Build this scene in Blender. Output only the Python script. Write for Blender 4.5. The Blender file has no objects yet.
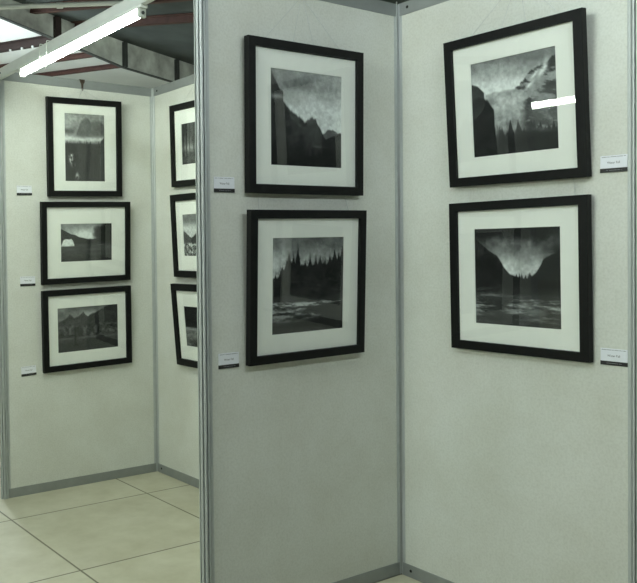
import bpy, bmesh, math, random
import numpy as np
from mathutils import Vector, Matrix

random.seed(5)
scn = bpy.context.scene
col = scn.collection
H = 2.3910          # top of the panel system
RAIL = 0.0524       # height of a rail
PI = math.pi

# ------------------------------------------------------------------ materials
def nodes_of(name):
    m = bpy.data.materials.new(name)
    m.use_nodes = True
    nt = m.node_tree
    return m, nt, nt.nodes, nt.links, nt.nodes['Principled BSDF']

def plain(name, rgb, rough=0.5, metal=0.0, var=0.0, scale=8.0, bump=0.0, bscale=200.0, detail=4.0, spec=0.5, dark=None):
    """Principled material with a mottled base colour and an optional fine bump."""
    m, nt, N, L, b = nodes_of(name)
    b.inputs['Roughness'].default_value = rough
    b.inputs['Metallic'].default_value = metal
    b.inputs['Specular IOR Level'].default_value = spec
    tc = N.new('ShaderNodeTexCoord')
    if var > 0 or dark:
        nz = N.new('ShaderNodeTexNoise')
        nz.inputs['Scale'].default_value = scale
        nz.inputs['Detail'].default_value = detail
        nz.inputs['Roughness'].default_value = 0.6
        L.new(tc.outputs['Object'], nz.inputs['Vector'])
        rp = N.new('ShaderNodeValToRGB')
        rp.color_ramp.elements[0].position = 0.3
        rp.color_ramp.elements[1].position = 0.7
        lo = dark if dark else tuple(c * (1 - var) for c in rgb)
        hi = tuple(min(1, c * (1 + var)) for c in rgb)
        rp.color_ramp.elements[0].color = (*lo, 1)
        rp.color_ramp.elements[1].color = (*hi, 1)
        L.new(nz.outputs['Fac'], rp.inputs['Fac'])
        L.new(rp.outputs['Color'], b.inputs['Base Color'])
    else:
        b.inputs['Base Color'].default_value = (*rgb, 1)
    if bump > 0:
        n2 = N.new('ShaderNodeTexNoise')
        n2.inputs['Scale'].default_value = bscale
        n2.inputs['Detail'].default_value = 3
        L.new(tc.outputs['Object'], n2.inputs['Vector'])
        bp = N.new('ShaderNodeBump')
        bp.inputs['Strength'].default_value = bump
        bp.inputs['Distance'].default_value = 0.002
        L.new(n2.outputs['Fac'], bp.inputs['Height'])
        L.new(bp.outputs['Normal'], b.inputs['Normal'])
    return m

M = {}
M['alu'] = plain('brushed_aluminium', (0.46, 0.49, 0.48), 0.5, 0.3, 0.05, 30)
M['rail'] = plain('grey_anodised_rail', (0.31, 0.33, 0.32), 0.5, 0.45, 0.06, 14)
M['hole'] = plain('dark_hole', (0.012, 0.012, 0.012), 0.8)
M['frame'] = plain('black_stained_wood', (0.0045, 0.005, 0.0048), 0.5, 0, 0.2, 60, 0.1, 300, spec=0.18)
M['mat'] = plain('off_white_mat_board', (0.88, 0.88, 0.83), 0.85, 0, 0.015, 20)
M['matcut'] = plain('mat_core', (0.86, 0.86, 0.82), 0.8)
M['back'] = plain('brown_hardboard', (0.16, 0.11, 0.07), 0.8, 0, 0.1, 40)
M['wire'] = plain('nylon_line', (0.50, 0.52, 0.50), 0.3, 0)
M['hook'] = plain('dark_bronze_metal', (0.10, 0.075, 0.055), 0.45, 0.6, 0.3, 60)
M['card'] = plain('white_card', (0.74, 0.76, 0.80), 0.6)
M['ink'] = plain('black_ink', (0.008, 0.008, 0.008), 0.5)
M['greyink'] = plain('grey_ink', (0.16, 0.17, 0.17), 0.6)
M['paleink'] = plain('pale_ink', (0.22, 0.23, 0.24), 0.6)
M['batten'] = plain('white_enamel', (0.74, 0.77, 0.74), 0.35)
M['beam'] = plain('pale_grey_beam', (0.64, 0.67, 0.65), 0.45, 0.1, 0.04, 12)
M['plastic'] = plain('white_plastic', (0.62, 0.65, 0.60), 0.4)
M['redox'] = plain('red_oxide_steel', (0.060, 0.025, 0.020), 0.7, 0, 0.3, 9)
M['dkred'] = plain('dark_red_brown_steel', (0.022, 0.012, 0.011), 0.7, 0, 0.3, 9)
M['web'] = plain('stained_grey_steel', (0.62, 0.66, 0.62), 0.6, 0, 0.15, 2.6, dark=(0.26, 0.26, 0.25))
M['flange'] = plain('dark_grey_steel', (0.045, 0.050, 0.049), 0.6, 0, 0.2, 6)
M['darksheet'] = plain('dark_roof_lining', (0.052, 0.064, 0.064), 0.8, 0, 0.35, 1.7, detail=6)
M['whitesheet'] = plain('white_roof_sheet', (0.74, 0.77, 0.76), 0.6, 0, 0.06, 1.5)
M['conduit'] = plain('white_conduit', (0.66, 0.69, 0.66), 0.4)
M['wall'] = plain('pale_green_wall_paint', (0.52, 0.58, 0.53), 0.8, 0, 0.05, 1.0)
M['bolt'] = plain('zinc_bolt', (0.66, 0.68, 0.68), 0.4, 0.3)
M['cable'] = plain('grey_flex', (0.55, 0.58, 0.55), 0.5)

def panel_material():
    m, nt, N, L, b = nodes_of('woven_white_panel')
    b.inputs['Roughness'].default_value = 0.75
    b.inputs['Specular IOR Level'].default_value = 0.3
    tc = N.new('ShaderNodeTexCoord')
    oi = N.new('ShaderNodeObjectInfo')
    ad = N.new('ShaderNodeVectorMath'); ad.operation = 'ADD'
    mu = N.new('ShaderNodeVectorMath'); mu.operation = 'SCALE'; mu.inputs['Scale'].default_value = 13.0
    cx = N.new('ShaderNodeCombineXYZ')
    L.new(oi.outputs['Random'], cx.inputs[0]); L.new(oi.outputs['Random'], cx.inputs[2])
    L.new(cx.outputs[0], mu.inputs[0])
    L.new(tc.outputs['Object'], ad.inputs[0]); L.new(mu.outputs['Vector'], ad.inputs[1])
    big = N.new('ShaderNodeTexNoise'); big.inputs['Scale'].default_value = 3.0; big.inputs['Detail'].default_value = 5; big.inputs['Roughness'].default_value = 0.65
    L.new(ad.outputs[0], big.inputs['Vector'])
    fine = N.new('ShaderNodeTexNoise'); fine.inputs['Scale'].default_value = 120; fine.inputs['Detail'].default_value = 3
    L.new(ad.outputs[0], fine.inputs['Vector'])
    r1 = N.new('ShaderNodeValToRGB')
    r1.color_ramp.elements[0].position = 0.28; r1.color_ramp.elements[0].color = (0.600, 0.610, 0.545, 1)
    r1.color_ramp.elements[1].position = 0.66; r1.color_ramp.elements[1].color = (0.675, 0.695, 0.645, 1)
    L.new(big.outputs['Fac'], r1.inputs['Fac'])
    r2 = N.new('ShaderNodeValToRGB')
    r2.color_ramp.elements[0].position = 0.3; r2.color_ramp.elements[0].color = (0.90, 0.90, 0.89, 1)
    r2.color_ramp.elements[1].position = 0.6; r2.color_ramp.elements[1].color = (1, 1, 1, 1)
    L.new(fine.outputs['Fac'], r2.inputs['Fac'])
    mx = N.new('ShaderNodeMix'); mx.data_type = 'RGBA'; mx.blend_type = 'MULTIPLY'; mx.inputs[0].default_value = 1.0
    L.new(r1.outputs['Color'], mx.inputs[6]); L.new(r2.outputs['Color'], mx.inputs[7])
    L.new(mx.outputs[2], b.inputs['Base Color'])
    bp = N.new('ShaderNodeBump'); bp.inputs['Strength'].default_value = 0.12; bp.inputs['Distance'].default_value = 0.002
    L.new(fine.outputs['Fac'], bp.inputs['Height']); L.new(bp.outputs['Normal'], b.inputs['Normal'])
    return m
M['panel'] = panel_material()

def floor_material():
    m, nt, N, L, b = nodes_of('beige_floor_tiles')
    b.inputs['Roughness'].default_value = 0.5
    b.inputs['Specular IOR Level'].default_value = 0.3
    geo = N.new('ShaderNodeNewGeometry')
    sep = N.new('ShaderNodeSeparateXYZ'); L.new(geo.outputs['Position'], sep.inputs[0])
    def math_(op, a, bv=None, c=None):
        n = N.new('ShaderNodeMath'); n.operation = op
        for i, v in enumerate((a, bv, c)):
            if v is None: continue
            if isinstance(v, (int, float)): n.inputs[i].default_value = v
            else: L.new(v, n.inputs[i])
        return n.outputs[0]
    ids = []; ds = []
    for ax, off, pitch in ((0, 0.302, 0.806), (1, -0.805, 0.8155)):
        t = math_('DIVIDE', math_('SUBTRACT', sep.outputs[ax], off), pitch)
        ids.append(math_('FLOOR', t))
        fr = math_('FRACT', t)
        ds.append(math_('MULTIPLY', math_('MINIMUM', fr, math_('SUBTRACT', 1.0, fr)), pitch))
    d = math_('MINIMUM', ds[0], ds[1])
    mr = N.new('ShaderNodeMapRange'); mr.inputs['From Min'].default_value = 0.0030; mr.inputs['From Max'].default_value = 0.0062
    L.new(d, mr.inputs['Value'])
    cb = N.new('ShaderNodeCombineXYZ'); L.new(ids[0], cb.inputs[0]); L.new(ids[1], cb.inputs[1])
    wn = N.new('ShaderNodeTexWhiteNoise'); wn.noise_dimensions = '3D'; L.new(cb.outputs[0], wn.inputs['Vector'])
    nz = N.new('ShaderNodeTexNoise'); nz.inputs['Scale'].default_value = 5.0; nz.inputs['Detail'].default_value = 6; nz.inputs['Roughness'].default_value = 0.65
    L.new(geo.outputs['Position'], nz.inputs['Vector'])
    rp = N.new('ShaderNodeValToRGB')
    rp.color_ramp.elements[0].position = 0.28; rp.color_ramp.elements[0].color = (0.475, 0.455, 0.325, 1)
    rp.color_ramp.elements[1].position = 0.70; rp.color_ramp.elements[1].color = (0.60, 0.585, 0.455, 1)
    L.new(nz.outputs['Fac'], rp.inputs['Fac'])
    v = math_('MULTIPLY_ADD', wn.outputs['Value'], 0.07, 0.965)
    hs = N.new('ShaderNodeHueSaturation'); L.new(rp.outputs['Color'], hs.inputs['Color']); L.new(v, hs.inputs['Value'])
    mx = N.new('ShaderNodeMix'); mx.data_type = 'RGBA'
    mx.inputs[6].default_value = (0.17, 0.16, 0.105, 1)
    L.new(mr.outputs['Result'], mx.inputs[0]); L.new(hs.outputs['Color'], mx.inputs[7])
    L.new(mx.outputs[2], b.inputs['Base Color'])
    bp = N.new('ShaderNodeBump'); bp.inputs['Strength'].default_value = 0.3; bp.inputs['Distance'].default_value = 0.002
    L.new(mr.outputs['Result'], bp.inputs['Height']); L.new(bp.outputs['Normal'], b.inputs['Normal'])
    return m
M['floor'] = floor_material()

def glass_materials():
    m, nt, N, L, b = nodes_of('picture_glass')
    N.remove(b)
    out = N['Material Output']
    tr = N.new('ShaderNodeBsdfTransparent'); tr.inputs['Color'].default_value = (0.98, 0.99, 0.985, 1)
    gl = N.new('ShaderNodeBsdfGlossy'); gl.inputs['Roughness'].default_value = 0.012
    # Schlick reflectance of the two glass surfaces, from the facing angle
    lw = N.new('ShaderNodeLayerWeight'); lw.inputs['Blend'].default_value = 0.5
    pw = N.new('ShaderNodeMath'); pw.operation = 'POWER'; pw.inputs[1].default_value = 5.0
    fr = N.new('ShaderNodeMath'); fr.operation = 'MULTIPLY_ADD'; fr.inputs[1].default_value = 0.93; fr.inputs[2].default_value = 0.07
    L.new(lw.outputs['Facing'], pw.inputs[0]); L.new(pw.outputs[0], fr.inputs[0])
    mx = N.new('ShaderNodeMixShader')
    L.new(fr.outputs[0], mx.inputs[0]); L.new(tr.outputs[0], mx.inputs[1]); L.new(gl.outputs[0], mx.inputs[2])
    L.new(mx.outputs[0], out.inputs['Surface'])
    m2, nt, N, L, b = nodes_of('picture_glass_edge')
    N.remove(b)
    tr = N.new('ShaderNodeBsdfTransparent'); tr.inputs['Color'].default_value = (0.98, 0.99, 0.985, 1)
    L.new(tr.outputs[0], N['Material Output'].inputs['Surface'])
    return m, m2
M['glass'], M['glassedge'] = glass_materials()

def emitter(name, rgb, strength):
    m, nt, N, L, b = nodes_of(name)
    N.remove(b)
    e = N.new('ShaderNodeEmission'); e.inputs['Color'].default_value = (*rgb, 1); e.inputs['Strength'].default_value = strength
    L.new(e.outputs[0], N['Material Output'].inputs['Surface'])
    return m
TUBE_RGB = (0.90, 1.0, 0.87)
COOL_RGB = (0.89, 1.0, 1.0)

def print_material():
    m, nt, N, L, b = nodes_of('black_and_white_print')
    at = N.new('ShaderNodeVertexColor'); at.layer_name = 'Tone'
    L.new(at.outputs['Color'], b.inputs['Base Color'])
    b.inputs['Roughness'].default_value = 0.6
    b.inputs['Specular IOR Level'].default_value = 0.2
    return m
M['print'] = print_material()

# ------------------------------------------------------------------ mesh helpers
def obj(name, bm, mats, parent=None, smooth=False):
    me = bpy.data.meshes.new(name)
    bmesh.ops.recalc_face_normals(bm, faces=bm.faces[:])
    bm.to_mesh(me); bm.free()
    for m in (mats if isinstance(mats, (list, tuple)) else [mats]):
        me.materials.append(m)
    if smooth:
        for p in me.polygons: p.use_smooth = True
    o = bpy.data.objects.new(name, me)
    col.objects.link(o)
    if parent is not None: o.parent = parent
    return o

def tag(o, label, cat, group=None):
    o['label'] = label; o['category'] = cat
    if group: o['group'] = group
    return o

def thing(name, label, cat, loc=(0, 0, 0), group=None):
    o = bpy.data.objects.new(name, None)
    o.empty_display_size = 0.1
    col.objects.link(o); o.location = loc
    return tag(o, label, cat, group)

def structure(o):
    o['kind'] = 'structure'
    return o

def frame_matrix(origin, x, y, z):
    x, y, z = Vector(x), Vector(y), Vector(z)
    m = Matrix((x, y, z)).transposed().to_4x4()
    m.translation = Vector(origin)
    return m

def box(bm, lo, hi, bevel=0.0, mi=0):
    r = bmesh.ops.create_cube(bm, size=1.0)
    vs = r['verts']
    for v in vs:
        v.co = Vector([lo[i] + (v.co[i] + 0.5) * (hi[i] - lo[i]) for i in range(3)])
    fs = {f for v in vs for f in v.link_faces}
    for f in fs: f.material_index = mi
    if bevel > 0:
        es = list({e for v in vs for e in v.link_edges})
        bmesh.ops.bevel(bm, geom=es, offset=bevel, segments=2, affect='EDGES', profile=0.6)

def obox(bm, a, b_, side, up, w, h, bevel=0.0):
    """Bar from a to b_ with width w along side and height h along up (centred)."""
    a, b_ = Vector(a), Vector(b_)
    d = (b_ - a); ln = d.length; d.normalize()
    side = Vector(side); side = (side - d * side.dot(d)).normalized()
    up = d.cross(side).normalized()
    n0 = len(bm.verts)
    box(bm, (0, -w / 2, -h / 2), (ln, w / 2, h / 2), bevel)
    bm.verts.ensure_lookup_table()
    mt = frame_matrix(a, d, side, up)
    for v in bm.verts[n0:]: v.co = mt @ v.co

def tube(bm, pts, r, seg=12, caps=True, radii=None):
    pts = [Vector(p) for p in pts]
    rings = []
    prev = None
    for i, p in enumerate(pts):
        if i == 0: t = pts[1] - pts[0]
        elif i == len(pts) - 1: t = pts[-1] - pts[-2]
        else: t = (pts[i + 1] - pts[i]).normalized() + (pts[i] - pts[i - 1]).normalized()
        t.normalize()
        if prev is None:
            a = Vector((0, 0, 1)) if abs(t.z) < 0.9 else Vector((1, 0, 0))
            s = t.cross(a).normalized()
        else:
            s = (prev - t * prev.dot(t)).normalized()
        prev = s
        u = t.cross(s)
        rr = radii[i] if radii else r
        rings.append([bm.verts.new(p + (s * math.cos(2 * PI * k / seg) + u * math.sin(2 * PI * k / seg)) * rr) for k in range(seg)])
    for a, b_ in zip(rings, rings[1:]):
        for k in range(seg):
            bm.faces.new((a[k], a[(k + 1) % seg], b_[(k + 1) % seg], b_[k]))
    if caps:
        bm.faces.new(rings[0][::-1]); bm.faces.new(rings[-1])

def prism(bm, poly, z0, z1):
    lo = [bm.verts.new((x, y, z0)) for x, y in poly]
    hi = [bm.verts.new((x, y, z1)) for x, y in poly]
    n = len(poly)
    for i in range(n):
        bm.faces.new((lo[i], lo[(i + 1) % n], hi[(i + 1) % n], hi[i]))
    bm.faces.new(lo[::-1]); bm.faces.new(hi)

# ------------------------------------------------------------------ the setting
bm = bmesh.new(); box(bm, (-14, -17, -0.1), (15, 12, 0.0))
structure(obj('floor', bm, M['floor']))

for nm, lo, hi in (('wall_left', (15, -17, 0), (15.2, 12, 5.2)), ('wall_right', (-14.2, -17, 0), (-14, 12, 5.2)),
                   ('wall_back', (-14.2, -17.2, 0), (15.2, -17, 5.2)), ('wall_front', (-14.2, 12, 0), (15.2, 12.2, 5.2))):
    bm = bmesh.new(); box(bm, lo, hi)
    structure(obj(nm, bm, M['wall']))

# roof: the hall runs at an angle to the booths. p = along the purlins (away), rf = along the rafter
PD = Vector((0.3368, -0.9416, 0)); RF = Vector((-0.9416, -0.3368, 0))
A0 = Vector((-0.626, -6.328, 0))
def top_z(s): return 4.236 - 0.0505 * s if s < 2.0 else 4.135 - 0.0505 * 2 * 0 - 0.022 * (s - 2.0)
def roofpt(s, d, z): 
    v = A0 + RF * s + PD * d
    return Vector((v.x, v.y, z))
SS = [-18, -12, -8, -5, -2, 0, 1, 2, 3, 4, 6, 9, 13, 18]
def near_z(s, d):            # d < 0 : toward the viewer
    t = -d
    drop = 0.126 * t if t < 2.6 else 0.126 * 2.6 + 0.02 * (t - 2.6)
    return top_z(max(-3, min(6, s))) - drop
def far_z(s, d): return top_z(max(-3, min(6, s))) + 0.052 * d
def sheet(name, dd, zf, mat, rib):
    bm = bmesh.new()
    rows = []
    for d in dd:
        rows.append([(bm.verts.new(roofpt(s, d, zf(s, d))), bm.verts.new(roofpt(s, d, zf(s, d) + 0.06))) for s in SS])
    for i in range(len(rows) - 1):
        for j in range(len(SS) - 1):
            a, b_, c, d_ = rows[i][j], rows[i][j + 1], rows[i + 1][j + 1], rows[i + 1][j]
            bm.faces.new((a[0], b_[0], c[0], d_[0])); bm.faces.new((a[1], d_[1], c[1], b_[1]))
    return structure(obj(name, bm, mat, smooth=False))
sheet('ceiling', [0.0, -0.6, -1.2, -1.9, -2.6, -5, -9, -14, -20], near_z, M['darksheet'], 0)
sheet('ceiling_white', [0.06, 1, 2, 4, 7, 11], far_z, M['whitesheet'], 0)

# ------------------------------------------------------------------ panel system
def post_profile(r=0.02, gw=0.0056, gd=0.0105):
    """Octagon with a slot in each of its eight faces."""
    pts = []
    hw = r * math.tan(PI / 8)
    for k in range(8):
        a = k * PI / 4
        n = (math.cos(a), math.sin(a)); t = (-math.sin(a), math.cos(a))
        for (q, dep) in ((-hw, 0), (-gw / 2, 0), (-gw / 2, .0014), (-.0046, .0018), (-.0030, gd), (.0030, gd), (.0046, .0018), (gw / 2, .0014), (gw / 2, 0)):
            pts.append((n[0] * (r - dep) + t[0] * q, n[1] * (r - dep) + t[1] * q))
    return pts
post_mesh = None
def post(label, x, y):
    global post_mesh
    if post_mesh is None:
        bm = bmesh.new(); prism(bm, post_profile(), 0.0, H)
        o = obj('panel_post', bm, M['alu']); post_mesh = o.data
    else:
        o = bpy.data.objects.new('panel_post', post_mesh); col.objects.link(o)
    o.location = (x, y, 0)
    return tag(o, label, 'post', 'grooved aluminium posts of the panel system')

post('grooved aluminium post in the corner between the two large near panels', 0, 0)
post('grooved aluminium post at the free end of the near panel, cutting past the far booth', 1, 0)
post('grooved aluminium post at the right edge of the photo beside the caption cards', 0, 1)
post('thin grooved post in the inner corner of the far booth', 0, -2)
post('grooved post at the left edge of the photo where the far panel ends', 1, -2)
post('grooved aluminium post joining two side panels, behind the near panel', 0, -1)

# rail and infill are built along local +X (0..1), facing +Y
def rail_mesh(bm, z0, z1, x0, x1, t=0.0105):
    box(bm, (x0, -t, z0), (x1, t, z1), 0.0012)
    # shallow lip along both long edges, as on the extruded rails
    for zz in (z0 + 0.004, z1 - 0.006):
        box(bm, (x0 + 0.0005, -t - 0.0009, zz), (x1 - 0.0005, t + 0.0009, zz + 0.002))
def lock(parent, x, z, t=0.0105):
    bm = bmesh.new()
    for s in (1, -1):
        tube(bm, [(x, s * (t - 0.002), z), (x, s * (t + 0.0013), z)], 0.0062, 14)
    return obj('lock_hole', bm, M['hole'], parent)
def wall_panel(label, origin, xdir, locks):
    ox, oy = origin
    e = thing('exhibition_panel', label, 'panel', (ox, oy, 0), 'white exhibition panels')
    e.rotation_euler = (0, 0, math.atan2(xdir[1], xdir[0]))
    bm = bmesh.new(); box(bm, (0.0195, -0.0075, RAIL), (0.9805, 0.0075, H - RAIL))
    obj('infill_board', bm, M['panel'], e)
    for x0, x1 in ((0.0195, 0.0305), (0.9695, 0.9805)):
        bm = bmesh.new(); box(bm, (x0, -0.0095, RAIL), (x1, 0.0095, H - RAIL), 0.001)
        obj('edge_profile', bm, M['alu'], e)
    for z0 in (0.0, H - RAIL):
        bm = bmesh.new(); rail_mesh(bm, z0 + (0.0 if z0 == 0 else 0.0), z0 + RAIL, 0.0195, 0.9805)
        r = obj('rail', bm, M['rail'], e)
        if locks:
            for x in (0.062, 0.938): lock(r, x, z0 + RAIL / 2 + 0.002)
    return e
wall_panel('near white panel left of the corner, with the misty slope and conifer pictures', (0, 0), (1, 0), False)
wall_panel('near white panel, right of the corner, carrying the glacier and the valley pictures', (0, 0), (0, 1), True)
wall_panel('far white panel facing us, hung with three small framed pictures in a column', (0, -2), (1, 0), False)
wall_panel('side panel of the far booth, with three pictures partly hidden by the near post', (0, -2), (0, 1), True)
wall_panel('side panel joining the far booth to the near corner, hidden behind the near panel', (0, -1), (0, 1), True)

def beam(label, x, y0, y1):
    e = thing('header_beam', label, 'beam', (x, y0, H - RAIL))
    bm = bmesh.new()
    ln = y1 - y0
    box(bm, (-0.012, 0.0195, 0), (0.012, ln - 0.0195, RAIL), 0.0015)
    for zz in (0.003, RAIL - 0.006): box(bm, (-0.0132, 0.02, zz), (0.0132, ln - 0.02, zz + 0.003))
    obj('beam_profile', bm, M['beam'], e)
    bm = bmesh.new()
    for s in (1, -1):
        for yy in (0.062, ln - 0.062):
            tube(bm, [(s * 0.011, yy, RAIL / 2), (s * 0.0138, yy, RAIL / 2)], 0.006, 14)
    obj('lock_hole', bm, M['hole'], e)
    return e
beam('pale header beam running from the left-edge post up toward the near post', 1, -2, 0)
# ------------------------------------------------------------------ tube lamps
def tube_light(label, p0, p1, strength, name='tube_light', drop=0.019, R=0.0165, ties=False, stem=0.0, group=None, bw=0.034, bh=0.022, rgb=TUBE_RGB):
    """Batten from p0 to p1 (its top, at the height it is fixed to), tube hung below it."""
    p0, p1 = Vector(p0), Vector(p1)
    d = (p1 - p0); ln = d.length; d.normalize()
    e = thing(name, label, 'lamp', p0, group)
    s = Vector((0, 0, 1)).cross(d).normalized()
    up = d.cross(s)
    mt = frame_matrix((0, 0, 0), d, s, up)
    def put(nm, bm, mat, parent=e, smooth=False):
        for v in bm.verts: v.co = mt @ v.co
        return obj(nm, bm, mat, parent, smooth)
    bm = bmesh.new(); box(bm, (0, -bw / 2, -bh), (ln, bw / 2, 0), 0.003); put('batten', bm, M['batten'])
    zc = -bh - drop
    bm = bmesh.new(); tube(bm, [(0.030, 0, zc), (ln - 0.030, 0, zc)], R, 16)
    put('lamp_tube', bm, emitter('fluorescent_tube', rgb, strength))
    for a, b_ in ((0.012, 0.030), (ln - 0.030, ln - 0.012)):
        bm = bmesh.new()
        box(bm, (a, -0.016, zc - 0.018), (b_, 0.016, -bh), 0.003)
        h = put('lamp_holder', bm, M['plastic'])
        bm = bmesh.new()
        x = a if a < ln / 2 else b_
        sg = -1 if a < ln / 2 else 1
        tube(bm, [(x, 0, zc), (x + sg * 0.004, 0, zc)], 0.007, 12)
        put('socket', bm, M['flange'], h)
    if ties:
        for t, tail in ((0.30, True), (0.235, False)):
            bm = bmesh.new()
            x = ln * (1 - t) if False else ln * t
            rr = 0.0022
            zt = H - (p0.z) + 0.004
            tube(bm, [(x, -0.0185, zt), (x, 0.0185, zt), (x, 0.0215, zt - 0.004), (x, 0.0235, -bh - 0.002), (x, 0.0, -bh - 0.0035), (x, -0.0235, -bh - 0.002), (x, -0.0215, zt - 0.004), (x, -0.0185, zt)], rr, 8)
            if tail:
                tube(bm, [(x, -0.018, -bh - 0.001), (x + 0.004, -0.022, -bh - 0.03), (x - 0.012, -0.026, -bh - 0.062)], rr, 8)
            put('cable_tie', bm, M['plastic'])
    if stem > 0:
        for x in (0.25 * ln, 0.75 * ln):
            bm = bmesh.new()
            tube(bm, [(x, 0, -0.004), (x, 0, stem)], 0.006, 8)
            put('suspension_rod', bm, M['batten'])
    return e
S_BOOTH = 95.0
tube_light('lit fluorescent tube fixed under the pale header beam at top left', (1.0, -1.665, H - RAIL - 0.001), (1.0, -0.385, H - RAIL - 0.001), S_BOOTH, ties=True, bh=0.012, drop=0.017, R=.0145)

# ------------------------------------------------------------------ walls as (s, n, z) frames
WALLS = {'WK': ((1, 0), (-1, 0), (0, 1)), 'KR': ((0, 0), (0, 1), (1, 0)),
         'LC': ((1, -2), (-1, 0), (0, 1)), 'CK': ((0, -2), (0, 1), (1, 0))}
def wall_pt(w, s, n, z):
    o, a, b_ = WALLS[w]
    return Vector((o[0] + a[0] * s + b_[0] * n, o[1] + a[1] * s + b_[1] * n, z))

# ------------------------------------------------------------------ the photographs (tones painted per vertex)
rng = np.random.RandomState(11)
def vnoise(x, y, seed):
    r = np.random.RandomState(seed); g = r.rand(64, 64)
    xi = np.floor(x).astype(int); yi = np.floor(y).astype(int)
    fx = x - xi; fy = y - yi
    fx = fx * fx * (3 - 2 * fx); fy = fy * fy * (3 - 2 * fy)
    a = g[yi % 64, xi % 64]; b_ = g[yi % 64, (xi + 1) % 64]; c = g[(yi + 1) % 64, xi % 64]; d = g[(yi + 1) % 64, (xi + 1) % 64]
    return a * (1 - fx) * (1 - fy) + b_ * fx * (1 - fy) + c * (1 - fx) * fy + d * fx * fy
def fbm(x, y, sx, sy, seed, octv=6):
    v = 0; a = 0.5; t = 0
    for o in range(octv):
        v = v + a * vnoise(x * sx + 7.3 * o, y * sy + 3.1 * o, seed + o); t += a
        a *= 0.62; sx *= 2.07; sy *= 2.07
    return np.clip(0.5 + 1.1 * (v / t - 0.5), 0, 1)
def line(x, pts):
    return np.interp(x, [p[0] for p in pts], [p[1] for p in pts])
def sm(a, b_, v):
    t = np.clip((v - a) / (b_ - a), 0, 1); return t * t * (3 - 2 * t)
def over(base, mask, tone): return base * (1 - mask) + tone * mask
def below(y, edge, soft=0.012): return sm(-soft, soft, y - edge)
def jag(x, seed, n, amp): return (vnoise(x * n, x * 0 + 0.5, seed) - 0.5) * amp + (vnoise(x * n * 2.7, x * 0 + 1.5, seed + 3) - 0.5) * amp * 0.6
def spires(x, trees):
    e = np.full_like(x, 2.0)
    for cx, top, wd, base in trees:
        t = np.abs(x - cx) / wd
        saw = 0.12 * np.abs(np.sin((x - cx) * 90 / wd * 0.1))
        e = np.minimum(e, np.where(t < 1, top + (base - top) * (t ** 0.9 + saw * t), 2.0))
    return e

def p_mist(x, y):
    v = 0.46 + 0.26 * sm(0.05, 0.5, y) + 0.10 * (x - 0.5)
    v = v + 0.24 * (fbm(x, y, 3, 6, 20) - 0.5)
    v = over(v, sm(.5, .1, np.abs(y - .14) * 6) * sm(.1, .35, x) * 0.5 * sm(0.62, .5, x), 0.30)
    e2 = line(x, [(0, .7), (.7, .66), (.8, .6), (.88, .595), (1, .63)]) + jag(x, 4, 20, .02)
    v = over(v, below(y, e2), 0.27 + .08 * fbm(x, y, 8, 8, 5))
    e1 = line(x, [(0, .0), (.06, .10), (.12, .2), (.18, .235), (.14, .26), (.18, .33), (.25, .40), (.37, .47), (.48, .53), (.52, .50), (.57, .475), (.63, .49), (.66, .55), (.72, .63), (.76, .69), (1, .95)]) + jag(x, 8, 45, .03)
    v = over(v, below(y, e1, .02), 0.115 + .10 * fbm(x, y, 6, 9, 30) - .06 * y)
    e3 = line(x, [(0, 1.2), (.5, .86), (.7, .73), (.85, .66), (1, .615)]) + jag(x, 14, 30, .02)
    v = over(v, below(y, e3), 0.085 + .05 * fbm(x, y, 9, 9, 34))
    v = over(v, np.exp(-(((x - .09) / .12) ** 2 + ((y - .285) / .028) ** 2)) * .75, .5)
    v = over(v, np.exp(-(((x - .66) / .06) ** 2 + ((y - .78) / .016) ** 2)) * .5, .45)
    v = over(v, sm(.72, .86, y) * .7, .055)
    return v

def p_conifer(x, y):
    v = 0.50 + 0.42 * (fbm(x, y, 2.2, 4.0, 50) - 0.5) + .12 * sm(.1, .4, y) - .12 * sm(.25, .0, y)
    tr = [(.35, .095, .075, .42), (.23, .17, .09, .40), (.29, .18, .06, .40), (.14, .30, .08, .45), (.05, .38, .06, .5), (.2, .22, .05, .4),
          (.45, .25, .09, .45), (.52, .20, .10, .5), (.6, .21, .09, .45), (.66, .19, .09, .45), (.73, .24, .08, .45), (.80, .19, .08, .42), (.87, .13, .09, .4), (.93, .17, .08, .4), (.98, .11, .09, .4)]
    tr += [(c, .27 + .10 * rng.rand(), .03 + .03 * rng.rand(), .5) for c in np.linspace(.38, 1, 16)]
    e = np.minimum(spires(x, tr), line(x, [(0, .42), (.1, .42), (.15, .34), (.3, .30), (.5, .30), (1, .26)]) + jag(x, 60, 40, .05))
    n = fbm(x, y, 14, 14, 61)
    halo = below(y, e - .05, .05) * sm(.4, .6, fbm(x, y, 30, 30, 64))
    v = over(v, halo * .55, .22)
    v = over(v, below(y, e, .012), .06 + .10 * n * sm(.2, .5, n) )
    v = over(v, sm(.60, .64, y + .03 * np.sin(x * 7)), .13 + .10 * fbm(x, y, 9, 20, 66))
    riv = sm(.665, .69, y + jag(x, 70, 12, .02))
    streak = fbm(x, y, 6, 34, 72)
    v = over(v, riv, .16 + .48 * sm(.35, .68, streak) * sm(1.0, .72, y))
    e2 = line(x, [(0, 1.2), (.4, .80), (.5, .74), (.7, .715), (1, .69)])
    e2b = line(x, [(0, .85), (.5, .79), (.65, .825), (1, .92)])
    v = over(v, below(y, e2) * (1 - below(y, e2b + jag(x, 75, 16, .02))), .12 + .03 * fbm(x, y, 8, 12, 76))
    v = over(v, np.exp(-(((x - .45) / .12) ** 2 + ((y - .775) / .018) ** 2)) * .8, .06)
    v = over(v, np.exp(-(((x - .16) / .10) ** 2 + ((y - .755) / .012) ** 2)) * .7, .07)
    v = over(v, sm(.86, .93, y + .05 * x), .10 + .05 * fbm(x, y, 6, 20, 77))
    return v

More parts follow.
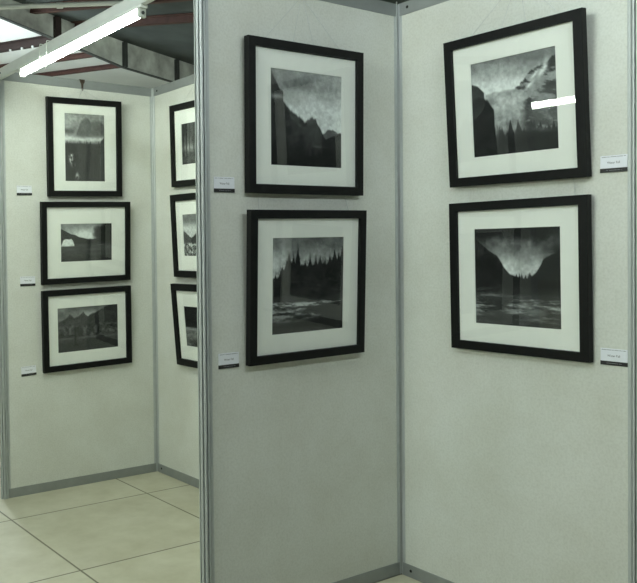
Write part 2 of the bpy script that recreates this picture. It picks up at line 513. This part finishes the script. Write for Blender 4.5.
def p_glacier(x, y):
    v = .40 + .34 * sm(.0, .36, y) + .22 * (fbm(x, y, 2.5, 5, 80) - .5)
    em = line(x, [(0, .6), (.42, .385), (.5, .35), (.58, .32), (.66, .24), (.72, .19), (.78, .175), (.84, .155), (.9, .14), (.95, .10), (1, .055)]) + jag(x, 81, 40, .025)
    rock = fbm(x * .7 + y * .5, y - x * .3, 7, 14, 82)
    v = over(v, below(y, em), .17 + .34 * sm(.42, .62, rock))
    for cx, cy, a, b_ in ((.75, .245, .045, .022), (.87, .185, .035, .05), (.82, .235, .03, .03), (.70, .33, .05, .02)):
        dx = (x - cx); dy = (y - cy) + .7 * dx
        v = over(v, np.exp(-((dx / a) ** 2 + (dy / b_) ** 2)) * .85, .80)
    v = over(v, sm(.62, .8, x) * sm(.28, .42, y) * .35, .45)
    gl = np.clip((x - .12) / .06, 0, 1) * sm(.68, .56, x + .06 * (fbm(x, y, 8, 8, 95) - .5)) * below(y, .335 + .35 * (x - .36) ** 2 * 2.2)
    v = over(v, gl, .53 + .34 * (fbm(x, y, 12, 16, 84) - .4) - .12 * sm(.5, .75, y))
    v = over(v, np.exp(-(((x - .35) / .05) ** 2 + ((y - .335) / .02) ** 2)) * .8, .85)
    el = line(x, [(0, .235), (.06, .25), (.12, .30), (.16, .335), (.10, .37)]) + jag(x, 85, 25, .02)
    v = over(v, below(y, line(x, [(0, .22), (.08, .25), (.155, .325), (.2, .8), (1, 1.4)])), .15 + .08 * fbm(x, y, 9, 9, 86))
    v = over(v, below(y, line(x, [(0, .39), (.10, .37), (.2, .42), (.27, .52), (.28, .9), (1, 1.5)]) + jag(x, 87, 30, .02), .02), .09 + .08 * fbm(x, y, 10, 10, 88))
    v = over(v, sm(.60, .72, x) * sm(.55, .62, y) * sm(.74, .66, y) * .5, .36)
    tr = [(c + .03 * rng.rand(), .68 + .10 * rng.rand(), .025 + .03 * rng.rand(), .84) for c in np.linspace(.22, 1, 24)] + [(.46, .64, .05, .82), (.55, .66, .05, .82), (.30, .66, .05, .82), (.70, .68, .05, .85), (.80, .70, .05, .85)]
    e = spires(x, tr)
    v = over(v, below(y, e, .015) * sm(.28, .34, x), .12 + .10 * fbm(x, y, 14, 14, 89))
    v = over(v, np.exp(-(((x - .85) / .16) ** 2 + ((y - .80 - .2 * (x - .85)) / .025) ** 2)) * .6, .42)
    v = over(v, sm(.74, .86, y), .09 + .06 * fbm(x, y, 10, 16, 91))
    return v

def p_valley(x, y):
    r = np.sqrt(((x - .55) / .55) ** 2 + ((y - .42) / .45) ** 2)
    v = .20 + .44 * sm(1.0, .1, r) + .55 * (fbm(x, y, 3.0, 4.0, 100) - .5)
    v = v - .26 * np.exp(-(((x - .55) / .17) ** 2 + ((y - .27) / .15) ** 2)) - .16 * sm(.18, .0, y) + .10 * np.exp(-((x - .66) / .03) ** 2) * sm(.35, .1, y)
    v = np.maximum(v, .10)
    v = v + .18 * np.exp(-((np.abs(x - .58) - .20) / .12) ** 2) * sm(.25, .45, y) * sm(.62, .4, y)
    el = line(x, [(0, .09), (.08, .16), (.16, .225), (.24, .27), (.27, .28), (.32, .35), (.38, .43), (.42, .475), (.5, .5), (1, .6)]) + jag(x, 102, 40, .015)
    er = line(x, [(0, .8), (.5, .53), (.67, .50), (.72, .46), (.77, .39), (.81, .32), (.86, .295), (.93, .26), (1, .215)]) + jag(x, 104, 40, .015)
    tex = fbm(x, y, 8, 8, 106)
    v = over(v, below(y, el), .075 + .06 * tex)
    v = over(v, below(y, er), .085 + .05 * tex)
    tr = [(c + .02 * rng.rand(), .425 + .08 * rng.rand(), .030 + .03 * rng.rand(), .60) for c in np.linspace(.36, .74, 15)]
    v = over(v, below(y, np.minimum(spires(x, tr), .515 + jag(x, 107, 40, .03)), .01), .085 + .05 * tex)
    v = over(v, sm(.58, .64, y) * .6, .14 + .05 * tex)
    w = sm(.655, .69, y)
    st = fbm(x, y, 4, 30, 108)
    v = over(v, w, .145 + .38 * sm(.46, .75, st) * np.exp(-((y - .80) / .13) ** 2) + .04)
    v = over(v, np.exp(-(((x - .68) / .16) ** 2 + ((y - .83) / .07) ** 2)) * .45 * sm(.35, .6, fbm(x, y, 9, 22, 109)), .6)
    return v

def p_peak(x, y):
    v = .48 + .46 * (fbm(x, y, 3, 5, 120) - .5)
    em = line(x, [(0, .5), (.30, .3), (.38, .16), (.44, .09), (.52, .06), (.6, .075), (.66, .12), (.75, .12), (.86, .09), (1, .16)]) + jag(x, 121, 20, .02)
    v = over(v, below(y, em, .025), .24 + .16 * (fbm(x, y, 6, 5, 122)))
    v = over(v, np.exp(-((y - .26) / .04) ** 2) * sm(.5, .1, x) * .6, .18)
    v = over(v, np.exp(-((y - (.385 - .04 * np.abs(x - .45))) / .04) ** 2) * (.5 + .5 * fbm(x, y, 5, 9, 123)), .78)
    tr = [(c + .03 * rng.rand(), .385 + .05 * rng.rand(), .03 + .03 * rng.rand(), .5) for c in np.linspace(0, 1, 20)]
    v = over(v, below(y, np.minimum(spires(x, tr), .44), .01), .11 + .09 * fbm(x, y, 8, 3, 124))
    v = over(v, below(y, line(x, [(.85, 1.4), (.9, .40), (1, .33)])), .2 + .06 * fbm(x, y, 12, 12, 125))
    f = np.exp(-((x - (.19 + .04 * np.sin(y * 17))) / .045) ** 2) * sm(.58, .62, y) * sm(.82, .74, y)
    v = over(v, f * sm(.38, .52, fbm(x, y, 14, 14, 126)), .78)
    v = over(v, np.exp(-(((x - .30) / .04) ** 2 + ((y - .92) / .05) ** 2)) * sm(.4, .55, fbm(x, y, 16, 16, 127)), .6)
    return v

def p_tent(x, y):
    v = .44 + .36 * np.exp(-(((x - .5) / .4) ** 2 + ((y - .30) / .16) ** 2)) + .1 * (fbm(x, y, 3, 4, 130) - .5)
    e = line(x, [(0, .13), (.1, .2), (.2, .28), (.3, .31), (.38, .37), (.5, .41), (.62, .42), (.7, .40), (1, .38)]) + jag(x, 131, 30, .02)
    v = over(v, below(y, e), .10 + .06 * fbm(x, y, 10, 10, 132))
    v = over(v, sm(.5, .58, y), .15 + .14 * fbm(x, y, 5, 16, 133) - .08 * sm(.7, 1, y))
    for cx, cy, rr in ((.73, .22, .05), (.77, .18, .06), (.72, .32, .045), (.80, .25, .05), (.90, .13, .07), (.96, .08, .08), (.95, .22, .09), (.88, .27, .06), (.79, .35, .05), (.93, .36, .1)):
        v = over(v, sm(.1, -.05, np.sqrt(((x - cx)) ** 2 + ((y - cy) * .75) ** 2) - rr + .03 * (fbm(x, y, 22, 22, 134) - .5)), .08)
    roof = line(x, [(0, .58), (.02, .56), (.06, .43), (.10, .405), (.17, .415), (.21, .40), (.24, .46), (.265, .57), (.28, 1.2)])
    tent = below(y, roof, .01) * sm(.60, .585, y) * (x < .275)
    v = over(v, tent, .72 + .2 * (fbm(x, y, 14, 10, 135) - .5))
    return v

def p_orchard(x, y):
    v = .36 + .25 * (fbm(x, y, 4, 6, 140) - .5)
    v = over(v, np.exp(-(((x - .52) / .16) ** 2 + ((y - .20 + .2 * (x - .5)) / .10) ** 2)) * .75, .62)
    e = line(x, [(0, .33), (.12, .27), (.2, .17), (.27, .25), (.36, .20), (.42, .14), (.49, .235), (.55, .20), (.68, .12), (.82, .04), (1, 0)]) + jag(x, 141, 24, .03)
    t = fbm(x, y, 9, 9, 142)
    v = over(v, below(y, e, .02), .10 + .15 * t)
    v = over(v, below(y, line(x, [(.4, 1.3), (.52, .30), (.7, .12), (.8, .04), (1, -.1)])), .115 + .09 * t)
    fo = sm(.36, .45, y) * sm(.72, .64, y)
    v = over(v, fo * .8, .09 + .24 * sm(.35, .75, fbm(x, y, 16, 12, 144)))
    v = over(v, np.exp(-((y - .70) / .03) ** 2) * .7 * sm(.3, .6, fbm(x, y, 10, 20, 145)), .34)
    v = over(v, sm(.77, .83, y) * .8, .10 + .10 * fbm(x, y, 6, 20, 146))
    v = over(v, np.exp(-((x - .285) / .018) ** 2) * sm(.35, .5, y) * sm(.95, .85, y) * .8, .06)
    return v

def p_birches(x, y):
    v = .18 + .30 * (fbm(x, y, 6, 5, 150) - .3)
    v = over(v, np.exp(-(((x - .3) / .35) ** 2 + ((y - .60) / .10) ** 2)) * .8, .62)
    for c in (.08, .2, .33, .5, .62, .8, .92):
        v = over(v, np.exp(-((x - c - .01 * np.sin(y * 9)) / .018) ** 2) * .8, .10)
    v = over(v, sm(.75, .85, y), .13 + .2 * fbm(x, y, 9, 14, 151))
    return v
def p_scree(x, y):
    v = .36 + .35 * sm(.1, .35, y) + .24 * (fbm(x, y, 3, 4, 160) - .5)
    e = np.minimum(line(x, [(0, .39), (.12, .45), (.25, .53), (.4, .58), (1, .9)]), line(x, [(0, .9), (.3, .585), (.42, .53), (.5, .48), (.7, .33), (1, .2)])) + jag(x, 161, 25, .02)
    v = over(v, below(y, e), .16 + .12 * fbm(x, y, 9, 9, 162))
    rk = fbm(x, y, 22, 22, 163)
    v = over(v, sm(.66, .72, y), .16 + .55 * sm(.36, .72, rk))
    return v
def p_shore(x, y):
    v = .075 + .06 * fbm(x, y, 8, 8, 170)
    v = over(v, sm(.5, .54, y), .30 + .3 * fbm(x, y, 4, 28, 171))
    v = over(v, sm(.60, .65, y + .03 * np.sin(x * 8)), .16 + .3 * fbm(x, y, 11, 15, 172))
    v = over(v, np.exp(-(((x - .3) / .2) ** 2 + ((y - .88) / .07) ** 2)) * .8, .07)
    return v

def print_mesh(name, fn, w, h, nx, ny, parent):
    xs = np.linspace(0, 1, nx); ys = np.linspace(0, 1, ny)
    X, Y = np.meshgrid(xs, ys)
    tone = np.clip(fn(X, Y), 0.03, 0.95)
    tone = np.clip(tone * (1 + .3 * (fbm(X, Y, 26, 26 * h / w, 7, 3) - .5)), .02, .95)
    lin = np.minimum(tone ** 2.2 * 1.5, .86) + 0.003
    verts = [((x - .5) * w, 0.0, (0.5 - y) * h) for y in ys for x in xs]
    faces = [(j * nx + i, (j + 1) * nx + i, (j + 1) * nx + i + 1, j * nx + i + 1) for j in range(ny - 1) for i in range(nx - 1)]
    me = bpy.data.meshes.new(name)
    me.from_pydata(verts, [], faces)
    ca = me.color_attributes.new('Tone', 'FLOAT_COLOR', 'POINT')
    buf = np.ones((nx * ny, 4), dtype=np.float32)
    L_ = lin.reshape(-1)
    buf[:, 0] = L_ * 0.97; buf[:, 1] = L_; buf[:, 2] = L_ * 0.985
    ca.data.foreach_set('color', buf.reshape(-1))
    me.materials.append(M['print']); me.update()
    o = bpy.data.objects.new(name, me); col.objects.link(o); o.parent = parent
    return o

# ------------------------------------------------------------------ picture frames
def ring(bm, ow, oh, iw, ih, y0, y1, ix=0.0, iz=0.0, mi=0, inner_mi=None, lip=0.0):
    """Rectangular ring in the XZ plane from y0 (back) to y1 (front)."""
    O = [(-ow / 2, -oh / 2), (ow / 2, -oh / 2), (ow / 2, oh / 2), (-ow / 2, oh / 2)]
    I = [(ix - iw / 2, iz - ih / 2), (ix + iw / 2, iz - ih / 2), (ix + iw / 2, iz + ih / 2), (ix - iw / 2, iz + ih / 2)]
    ob = [bm.verts.new((x, y0, z)) for x, z in O]; of = [bm.verts.new((x, y1, z)) for x, z in O]
    ib = [bm.verts.new((x, y0, z)) for x, z in I]; jf = [bm.verts.new((x, y1, z)) for x, z in I]
    fo = []
    for k in range(4):
        n = (k + 1) % 4
        for q in ((ob[k], ob[n], of[n], of[k]), (of[k], of[n], jf[n], jf[k]), (ob[n], ob[k], ib[k], ib[n])):
            f = bm.faces.new(q); f.material_index = mi
        f = bm.faces.new((jf[k], jf[n], ib[n], ib[k])); f.material_index = mi if inner_mi is None else inner_mi
    return of, jf

DEPTH = 0.027
def picture(label, wall, s, z, W, Hh, tilt, roll, border, win, painter, hook, res=(84, 84), group=None, above=None):
    """win = (x0, x1, y0, y1) of the visible print, from the bottom centre of the frame."""
    base = wall_pt(wall, s, 0.011, z)
    e = thing('picture_frame', label, 'picture', base, group)
    o, a, b_ = WALLS[wall]
    xd = Vector((a[0], a[1], 0)); nd = Vector((b_[0], b_[1], 0)); zd = Vector((0, 0, 1))
    # local axes: X along the wall (left to right), Y out of the wall, Z up. X x Z points to the viewer
    t, r = math.radians(tilt), math.radians(roll)
    Y = nd * math.cos(t) - zd * math.sin(t)
    Z = zd * math.cos(t) + nd * math.sin(t)
    X2 = xd * math.cos(r) + Z * math.sin(r)
    Z2 = Z * math.cos(r) - xd * math.sin(r)
    low = abs(math.sin(r)) * W / 2
    # children use local coordinates centred on the frame's middle at the back plane
    mid = Z * (Hh / 2)
    mt = frame_matrix(mid, X2, Y, Z2)
    def child(nm, bm, mats, parent=e):
        oo = obj(nm, bm, mats, parent)
        oo.matrix_parent_inverse = Matrix.Identity(4)
        oo.matrix_basis = mt
        return oo
    # moulding: outer block, small outer and inner chamfers
    bm = bmesh.new()
    of, jf = ring(bm, W, Hh, W - 2 * border, Hh - 2 * border, 0.0, DEPTH)
    es = [ed for ed in bm.edges if all(v in of for v in ed.verts) or all(v in jf for v in ed.verts)]
    bmesh.ops.bevel(bm, geom=es, offset=0.002, segments=2, affect='EDGES', profile=0.6)
    child('moulding', bm, M['frame'])
    # back board, mat, print, glass
    iw, ih = W - 2 * border + 0.012, Hh - 2 * border + 0.012
    bm = bmesh.new(); box(bm, (-iw / 2, 0.003, -ih / 2), (iw / 2, 0.0065, ih / 2)); child('backing_board', bm, M['back'])
    x0, x1, y0, y1 = win
    pw, ph = x1 - x0, y1 - y0
    cx, cz = (x0 + x1) / 2, (y0 + y1) / 2 - Hh / 2
    bm = bmesh.new(); ring(bm, iw, ih, pw, ph, 0.0105, 0.0135, cx, cz, 0, 1); child('mat_board', bm, [M['mat'], M['matcut']])
    po = print_mesh('print', painter, pw + 0.004, ph + 0.004, res[0], res[1], e)
    po.matrix_parent_inverse = Matrix.Identity(4)
    po.matrix_basis = mt @ Matrix.Translation((cx, 0.0098, cz))
    bm = bmesh.new(); box(bm, (-iw / 2, 0.0155, -ih / 2), (iw / 2, 0.0175, ih / 2), 0, 1)
    for f in bm.faces:
        if f.calc_center_median().y > 0.0174: f.material_index = 0
    child('glass_pane', bm, [M['glass'], M['glassedge']])
    # nylon lines from the back of the frame: up to the hook, or to the back of the picture above
    lines = [-.40, -.11, .11, .40] if above is None else [-.40, .40]
    for lx in lines:
        p = mt @ Vector((lx * W, -0.0022, Hh / 2 - 0.035))
        if above is None:
            q = wall_pt(wall, hook[0] + (0.004 if lx > 0 else -0.004), 0.0205, hook[1]) - base
        else:
            t_ = wall_pt(wall, s + lx * W * .93, 0.0090, above + .003) - base
            q = t_
        bm = bmesh.new()
        tube(bm, [p, p.lerp(q, 0.5), q], 0.0009, 6)
        obj('hanging_wire', bm, M['wire'], e)
    return e

def hook(label, wall, s):
    e = thing('wire_hook', label, 'hook', wall_pt(wall, s, 0.0, H))
    o, a, b_ = WALLS[wall]
    mt = frame_matrix((0, 0, 0), (a[0], a[1], 0), (b_[0], b_[1], 0), (0, 0, 1))
    bm = bmesh.new()
    # saddle over the rail, tapering tongue in front, loop at its end
    box(bm, (-0.017, -0.0135, 0.0005), (0.017, 0.0150, 0.0025))
    box(bm, (-0.017, -0.0150, -0.02), (0.017, -0.0128, 0.0025))
    tp = [(-0.017, 0.0025), (0.017, 0.0025), (0.015, -0.012), (0.0065, -0.026), (0.0055, -0.050), (-0.0055, -0.050), (-0.0065, -0.026), (-0.015, -0.012)]
    f0 = [bm.verts.new((x, 0.0128, z)) for x, z in tp]; f1 = [bm.verts.new((x, 0.0150, z)) for x, z in tp]
    for i in range(len(tp)): bm.faces.new((f0[i], f0[(i + 1) % len(tp)], f1[(i + 1) % len(tp)], f1[i]))
    bm.faces.new(f0[::-1]); bm.faces.new(f1)
    for v in bm.verts: v.co = mt @ v.co
    obj('clip_plate', bm, M['hook'], e)
    bm = bmesh.new()
    tube(bm, [(0.0, 0.0140 + 0.0075 * math.sin(k / 12 * 2 * PI), -0.054 + 0.0085 * math.cos(k / 12 * 2 * PI)) for k in range(13)], 0.0018, 8)
    for v in bm.verts: v.co = mt @ v.co
    obj('loop', bm, M['hook'], e)
    return e
HZ = H - 0.062
hook('bronze wire hook clipped over the top rail above the far column of pictures', 'LC', 0.507)
hook('wire hook on the top rail above the misty slope picture', 'WK', 0.455)
hook('wire hook on the top rail above the glacier picture', 'KR', 0.584)
hook('wire hook on the top rail of the far side panel', 'CK', 0.50)

GA = 'framed photographs on the near panels'; GF = 'framed photographs on the far panel'; GS = 'framed photographs on the far side panel'
picture('black framed photo of a misty mountain slope, upper left of the corner', 'WK', .466, 1.584, .574, .565, 1.3, .6, .0335, (-.1745, .1805, .1065, .462), p_mist, (.455, HZ), (150, 150), GA)
picture('black framed photo of tall conifers over a gravel river, lower left of the corner', 'WK', .463, .956, .577, .568, 2.6, .8, .0325, (-.177, .180, .105, .464), p_conifer, (.455, HZ), (150, 150), GA, above=1.585)
picture('black framed photo of a glacier and snowy ridge, upper on the right panel', 'KR', .575, 1.606, .558, .551, 4.2, -.6, .0335, (-.1705, .173, .1055, .4505), p_glacier, (.584, HZ), (150, 150), GA)
picture('black framed photo of a dark V-shaped valley over water, lower on right panel', 'KR', .577, .986, .559, .558, 1.2, -.1, .0325, (-.1745, .174, .1025, .456), p_valley, (.584, HZ), (150, 150), GA, above=1.607)
picture('portrait-format black frame with domed peak above dark forest, top of the far column', 'LC', .506, 1.706, .477, .566, 3.3, 1.6, .034, (-.1275, .1285, .0905, .480), p_peak, (.507, HZ), (90, 120), GF)
picture('landscape black frame with white tent in a dark field, middle of the far column', 'LC', .509, 1.201, .573, .474, 3.8, 1.4, .0323, (-.165, .1655, .1265, .346), p_tent, (.507, HZ), (110, 84), GF, above=1.70)
picture('landscape black frame with grey orchard under a mountain, bottom of the far column', 'LC', .512, .695, .573, .472, 2.4, 1.5, .0338, (-.192, .199, .106, .3645), p_orchard, (.507, HZ), (116, 84), GF, above=1.198)
picture('top picture on far side panel, tree trunks by bright water, behind near post', 'CK', .497, 1.752, .46, .479, 2.1, -1.6, .0363, (-.1255, .12, .127, .361), p_birches, (.50, HZ), (84, 84), GS)
picture('middle picture on far side panel, valley with pale boulders, behind near post', 'CK', .507, 1.224, .46, .485, 3.0, -.6, .0388, (-.124, .12, .125, .365), p_scree, (.50, HZ), (84, 84), GS, above=1.75)
picture('bottom picture on the far side panel, dark shore with a pale band, hanging tilted', 'CK', .562, .707, .53, .482, 4.7, -.1, .0389, (-.1595, .15, .12, .352), p_shore, (.50, HZ), (90, 84), GS, above=1.22)

# ------------------------------------------------------------------ caption cards
dg = None
def text_mesh(body, size, width=None):
    cu = bpy.data.curves.new('lettering', 'FONT'); cu.body = body; cu.size = size
    cu.align_x = 'CENTER'; cu.align_y = 'CENTER'; cu.resolution_u = 2; cu.extrude = 0.0
    to = bpy.data.objects.new('lettering', cu); col.objects.link(to)
    bpy.context.view_layer.update()
    d = bpy.context.evaluated_depsgraph_get()
    me = bpy.data.meshes.new_from_object(to.evaluated_get(d))
    bpy.data.objects.remove(to)
    if width:
        xs = [v.co.x for v in me.vertices]; k = width / (max(xs) - min(xs))
        for v in me.vertices: v.co.x *= k
    # XY text -> X, Z plane
    for v in me.vertices: v.co = Vector((v.co.x, 0, v.co.y))
    return me
CW, CH = 0.0895, 0.0545
def caption(label, wall, s, z, roll, words):
    base = wall_pt(wall, s, 0.0076, z)
    e = thing('caption_card', label, 'label', base, 'caption cards beside the pictures')
    o, a, b_ = WALLS[wall]
    mt = frame_matrix((0, 0, 0), (a[0], a[1], 0), (b_[0], b_[1], 0), (0, 0, 1)) @ Matrix.Rotation(-math.radians(roll), 4, 'Y')
    def child(nm, bm, mat):
        for v in bm.verts: v.co = mt @ v.co
        return obj(nm, bm, mat, e)
    bm = bmesh.new(); box(bm, (-CW / 2, 0, -CH / 2), (CW / 2, 0.0030, CH / 2), 0.0005); child('card', bm, M['card'])
    bm = bmesh.new(); box(bm, (-CW / 2 - .0004, 0.0002, -CH / 2 - .0004), (CW / 2 + .0004, 0.0036, -CH / 2 + 0.0130), 0.0004); child('band', bm, M['ink'])
    # lettering: a row of fine print at the top, the title, a row in the band
    r = random.Random(words + label)
    def row(n, x0, x1, zc, h, y):
        bm = bmesh.new(); x = x0; 
        while x < x1:
            w = r.uniform(0.0008, 0.0017)
            if r.random() > 0.14:
                box(bm, (x, y, zc - h / 2), (min(x + w, x1), y + 0.0002, zc + h / 2 * r.uniform(.6, 1)))
            x += w + 0.0006
        return bm
    child('lettering', row(0, -0.040, 0.040, CH / 2 - 0.0045, 0.0024, 0.0030), M['greyink'])
    child('lettering', row(0, -0.024, 0.028, -CH / 2 + 0.0066, 0.0022, 0.0036), M['paleink'])
    me = text_mesh(words, 0.0105, 0.042)
    for v in me.vertices: v.co = mt @ (v.co + Vector((0.0, 0.0033, 0.0035)))
    me.materials.append(M['ink'])
    lo = bpy.data.objects.new('lettering', me); col.objects.link(lo); lo.parent = e
    return e
caption('caption card beside the misty slope picture, upper of the two left of the corner', 'WK', .0916, 1.6084, 0.8, 'Water Fall')
caption('caption card beside the conifer picture, lower of the two left of the corner', 'WK', .103, .9767, 0.5, 'Water Fall')
caption('caption card beside the glacier picture, near the right edge', 'KR', .925, 1.6392, -1.0, 'Water Fall')
caption('caption card beside the V-shaped valley picture, near the right edge', 'KR', .9248, 1.009, 0.2, 'Water Fall')
caption('small caption card beside the portrait peak picture on the far panel', 'LC', .1379, 1.7304, 1.5, 'Water Fall')
caption('small caption card beside the tent picture on the far panel', 'LC', .1501, 1.2164, .5, 'Water Fall')
caption('small caption card beside the orchard picture, lowest on the far panel', 'LC', .1477, .7062, 2.7, 'Water Fall')

# ------------------------------------------------------------------ roof steel
def rz(s, d, z): return roofpt(s, d, z)
e = thing('roof_rafter', 'stained grey steel rafter with stiffener plates crossing behind the far booth', 'rafter', roofpt(0, 0, 3.9))
L0 = e.location.copy()
# web: tapered plate, lower edge and upper edge follow the measured lines
low_pts = [(-6, 4.30), (0, 4.0), (1.0, 3.905), (2.02, 3.80), (3.15, 3.775), (6.5, 3.70), (12, 3.6)]
def low_z(s): return float(np.interp(s, [p[0] for p in low_pts], [p[1] for p in low_pts]))
S_ = [-6, -3, 0, .8, 1.13, 1.7, 2.02, 2.6, 3.15, 3.62, 5, 8, 12]
bm = bmesh.new()
for y in (0,):
    f0 = []; 
    for s in S_:
        f0.append([bm.verts.new(rz(s, dd, zz) - L0) for dd, zz in ((-.005, low_z(s)), (-.005, top_z(max(-3, min(6, s))) - .002), (.005, low_z(s)), (.005, top_z(max(-3, min(6, s))) - .002))])
    for a, b_ in zip(f0, f0[1:]):
        bm.faces.new((a[0], b_[0], b_[1], a[1])); bm.faces.new((a[2], a[3], b_[3], b_[2])); bm.faces.new((a[0], a[2], b_[2], b_[0])); bm.faces.new((a[1], b_[1], b_[3], a[3]))
    bm.faces.new(f0[0][:2] + f0[0][:1:-1]); bm.faces.new(f0[-1][:2] + f0[-1][:1:-1])
obj('web', bm, M['web'], e)
bm = bmesh.new()
for a, b_ in zip(S_, S_[1:]):
    for (s0, s1) in ((a, b_),):
        obox(bm, rz(s0, 0, low_z(s0) - .004) - L0, rz(s1, 0, low_z(s1) - .004) - L0, PD, (0, 0, 1), .06, .008)
obj('flange', bm, M['flange'], e)
for s in (2.04, 3.14):
    bm = bmesh.new()
    obox(bm, rz(s, -.03, low_z(s)) - L0, rz(s, -.03, top_z(s) - .015) - L0, RF, PD, .055, .05)
    obj('stiffener', bm, M['flange'], e)
for s in (0.84,):
    bm = bmesh.new()
    obox(bm, rz(s, -.03, low_z(s)) - L0, rz(s, -.03, top_z(s) - .015) - L0, RF, PD, .085, .05)
    obj('stiffener', bm, M['dkred'], e)

def purlin(label, s, d0, d1, zf, mat, w=.06, h=.085, bolts=()):
    p0 = roofpt(s, d0, zf(s, d0) - h / 2 - .004); p1 = roofpt(s, d1, zf(s, d1) - h / 2 - .004)
    e = thing('purlin', label, 'purlin', p0, 'red oxide purlins')
    bm = bmesh.new()
    obox(bm, Vector((0, 0, 0)), p1 - p0, RF, (0, 0, 1), .008, h)
    for sg in (-1, 1):
        off = Vector((0, 0, sg * (h / 2 - .004))) + RF * (sg * w / 2 * -1)
        obox(bm, off, p1 - p0 + off, RF, (0, 0, 1), w, .008)
    obj('channel', bm, mat, e)
    for k, t in enumerate(bolts):
        bm = bmesh.new()
        c = (p1 - p0) * t + Vector((0, 0, -h / 2 - .002))
        tube(bm, [c + Vector((0, 0, .006)), c + Vector((0, 0, -.018))], .017, 6)
        obj('bolt', bm, M['bolt'], e)
    return e
purlin('dark red purlin under the white roof sheet at far left, studded with bolts', 1.42, 0.07, 6, far_z, M['dkred'], .07, .095, bolts=(.123, .164, .199, .238))
purlin('red purlin under the white roof sheet, behind the lit tube', 2.28, 0.07, 6, far_z, M['redox'], .05, .06)
purlin('red purlin lowest over the top rail of the far panel', 3.0, 0.07, 6, far_z, M['redox'], .05, .055)
purlin('long red purlin crossing the dark roof lining above the rafter', 1.13, -0.03, -2.55, near_z, M['redox'], .07, .075, bolts=(.012,))
purlin('red purlin along the top edge of the photo beyond the white conduit', 0.42, -0.03, -2.55, near_z, M['redox'], .07, .075)

bm = bmesh.new()
def cp(px, Z): 
    return None
tube(bm, [(0.93, -6.155, 3.755), (-0.268, -5.36, 3.802), (-1.29, -4.69, 3.83)], .024, 14)
for t in (.36, .75):
    a = Vector((0.93, -6.155, 3.755)).lerp(Vector((-1.29, -4.69, 3.83)), t); b_ = Vector((0.93, -6.155, 3.755)).lerp(Vector((-1.29, -4.69, 3.83)), t + .022)
    tube(bm, [a, b_], .031, 14)
c = obj('conduit_pipe', bm, M['conduit'], smooth=False)
tag(c, 'white conduit pipe running under the dark roof lining at top left', 'pipe')

# ------------------------------------------------------------------ unseen lamps added for their light, and the mirrored lamp
def added_lamp(label, c, d, ln, strength, zc, rgb=TUBE_RGB):
    c = Vector(c); d = Vector(d).normalized() * ln / 2
    zc = max(zc, c.z + .05)
    tube_light(label, c - d, c + d, strength, 'hanging_tube_light', stem=zc - c.z, group='tube lamps hanging in the hall', rgb=rgb)
c_ = roofpt(-0.6, 1.2, 3.1)
added_lamp('added unseen tube that brightens the white roof sheet', c_, PD, 1.8, 720, 4.25, COOL_RGB)  # added out of view to make the white roof sheet bright
added_lamp('added unseen tube behind the panels, lighting the rafter and roof lining', (-3.0, -3.2, 3.3), (1, 0, 0), 2.0, 170, 3.8)  # invented lamp, hidden by the near panel, lights the rafter web
added_lamp('added unseen tube before the near booth, lighting its right panel', (2.5, 0.55, 3.0), (0, 1, 0), 1.5, 150, 3.6, COOL_RGB)  # fill lamp out of view, keeps the right panel brighter than the left
added_lamp('added unseen tube over the near booth, brightening the top of its panels', (0.7, 1.75, 2.5), (1, 0, 0), 1.2, 92, 3.6, COOL_RGB)  # extra unseen lamp, gives the right panel its bright upper corner
added_lamp('added unseen tube in the aisle, lighting the header beam and far booth', (4.6, 0.4, 2.45), (0, 1, 0), 1.5, 330, 3.7)  # unseen lamp put in to lift the beam face and far panel
# the lamp mirrored in the glacier picture's glass
tube_light('far fluorescent tube mirrored in the glass of the glacier picture', (8.09, -5.25, 2.31), (8.62, -3.75, 2.31), 60, 'hanging_tube_light', stem=1.4, group='tube lamps hanging in the hall', R=.045, drop=.05, bw=.12)

# ------------------------------------------------------------------ world, camera, view
w = bpy.data.worlds.new('World'); scn.world = w; w.use_nodes = True
w.node_tree.nodes['Background'].inputs['Color'].default_value = (0.75, 1, 0.85, 1)
w.node_tree.nodes['Background'].inputs['Strength'].default_value = 0.02

cam = bpy.data.cameras.new('Camera'); co = bpy.data.objects.new('Camera', cam); col.objects.link(co)
yaw, pitch, roll = 4.13046, -0.0199, -0.01177
f = Vector((math.cos(pitch) * math.cos(yaw), math.cos(pitch) * math.sin(yaw), math.sin(pitch)))
rt = Vector((math.sin(yaw), -math.cos(yaw), 0)); up = rt.cross(f)
r2 = rt * math.cos(roll) + up * math.sin(roll); u2 = up * math.cos(roll) - rt * math.sin(roll)
co.matrix_world = frame_matrix((2.6183, 2.38621, 1.36458), r2, u2, -f)
cam.sensor_fit = 'HORIZONTAL'; cam.sensor_width = 36.0
cam.lens = 815.663 / 637 * 36.0
cam.shift_x = (318.5 - 191.153) / 637
cam.shift_y = (269.400 - 291.5) / 637
cam.clip_start = 0.05; cam.clip_end = 100
scn.camera = co

scn.view_settings.view_transform = 'Standard'
scn.view_settings.look = 'None'
scn.view_settings.exposure = 0.12
scn.view_settings.gamma = 1.0
scn.view_settings.use_curve_mapping = False
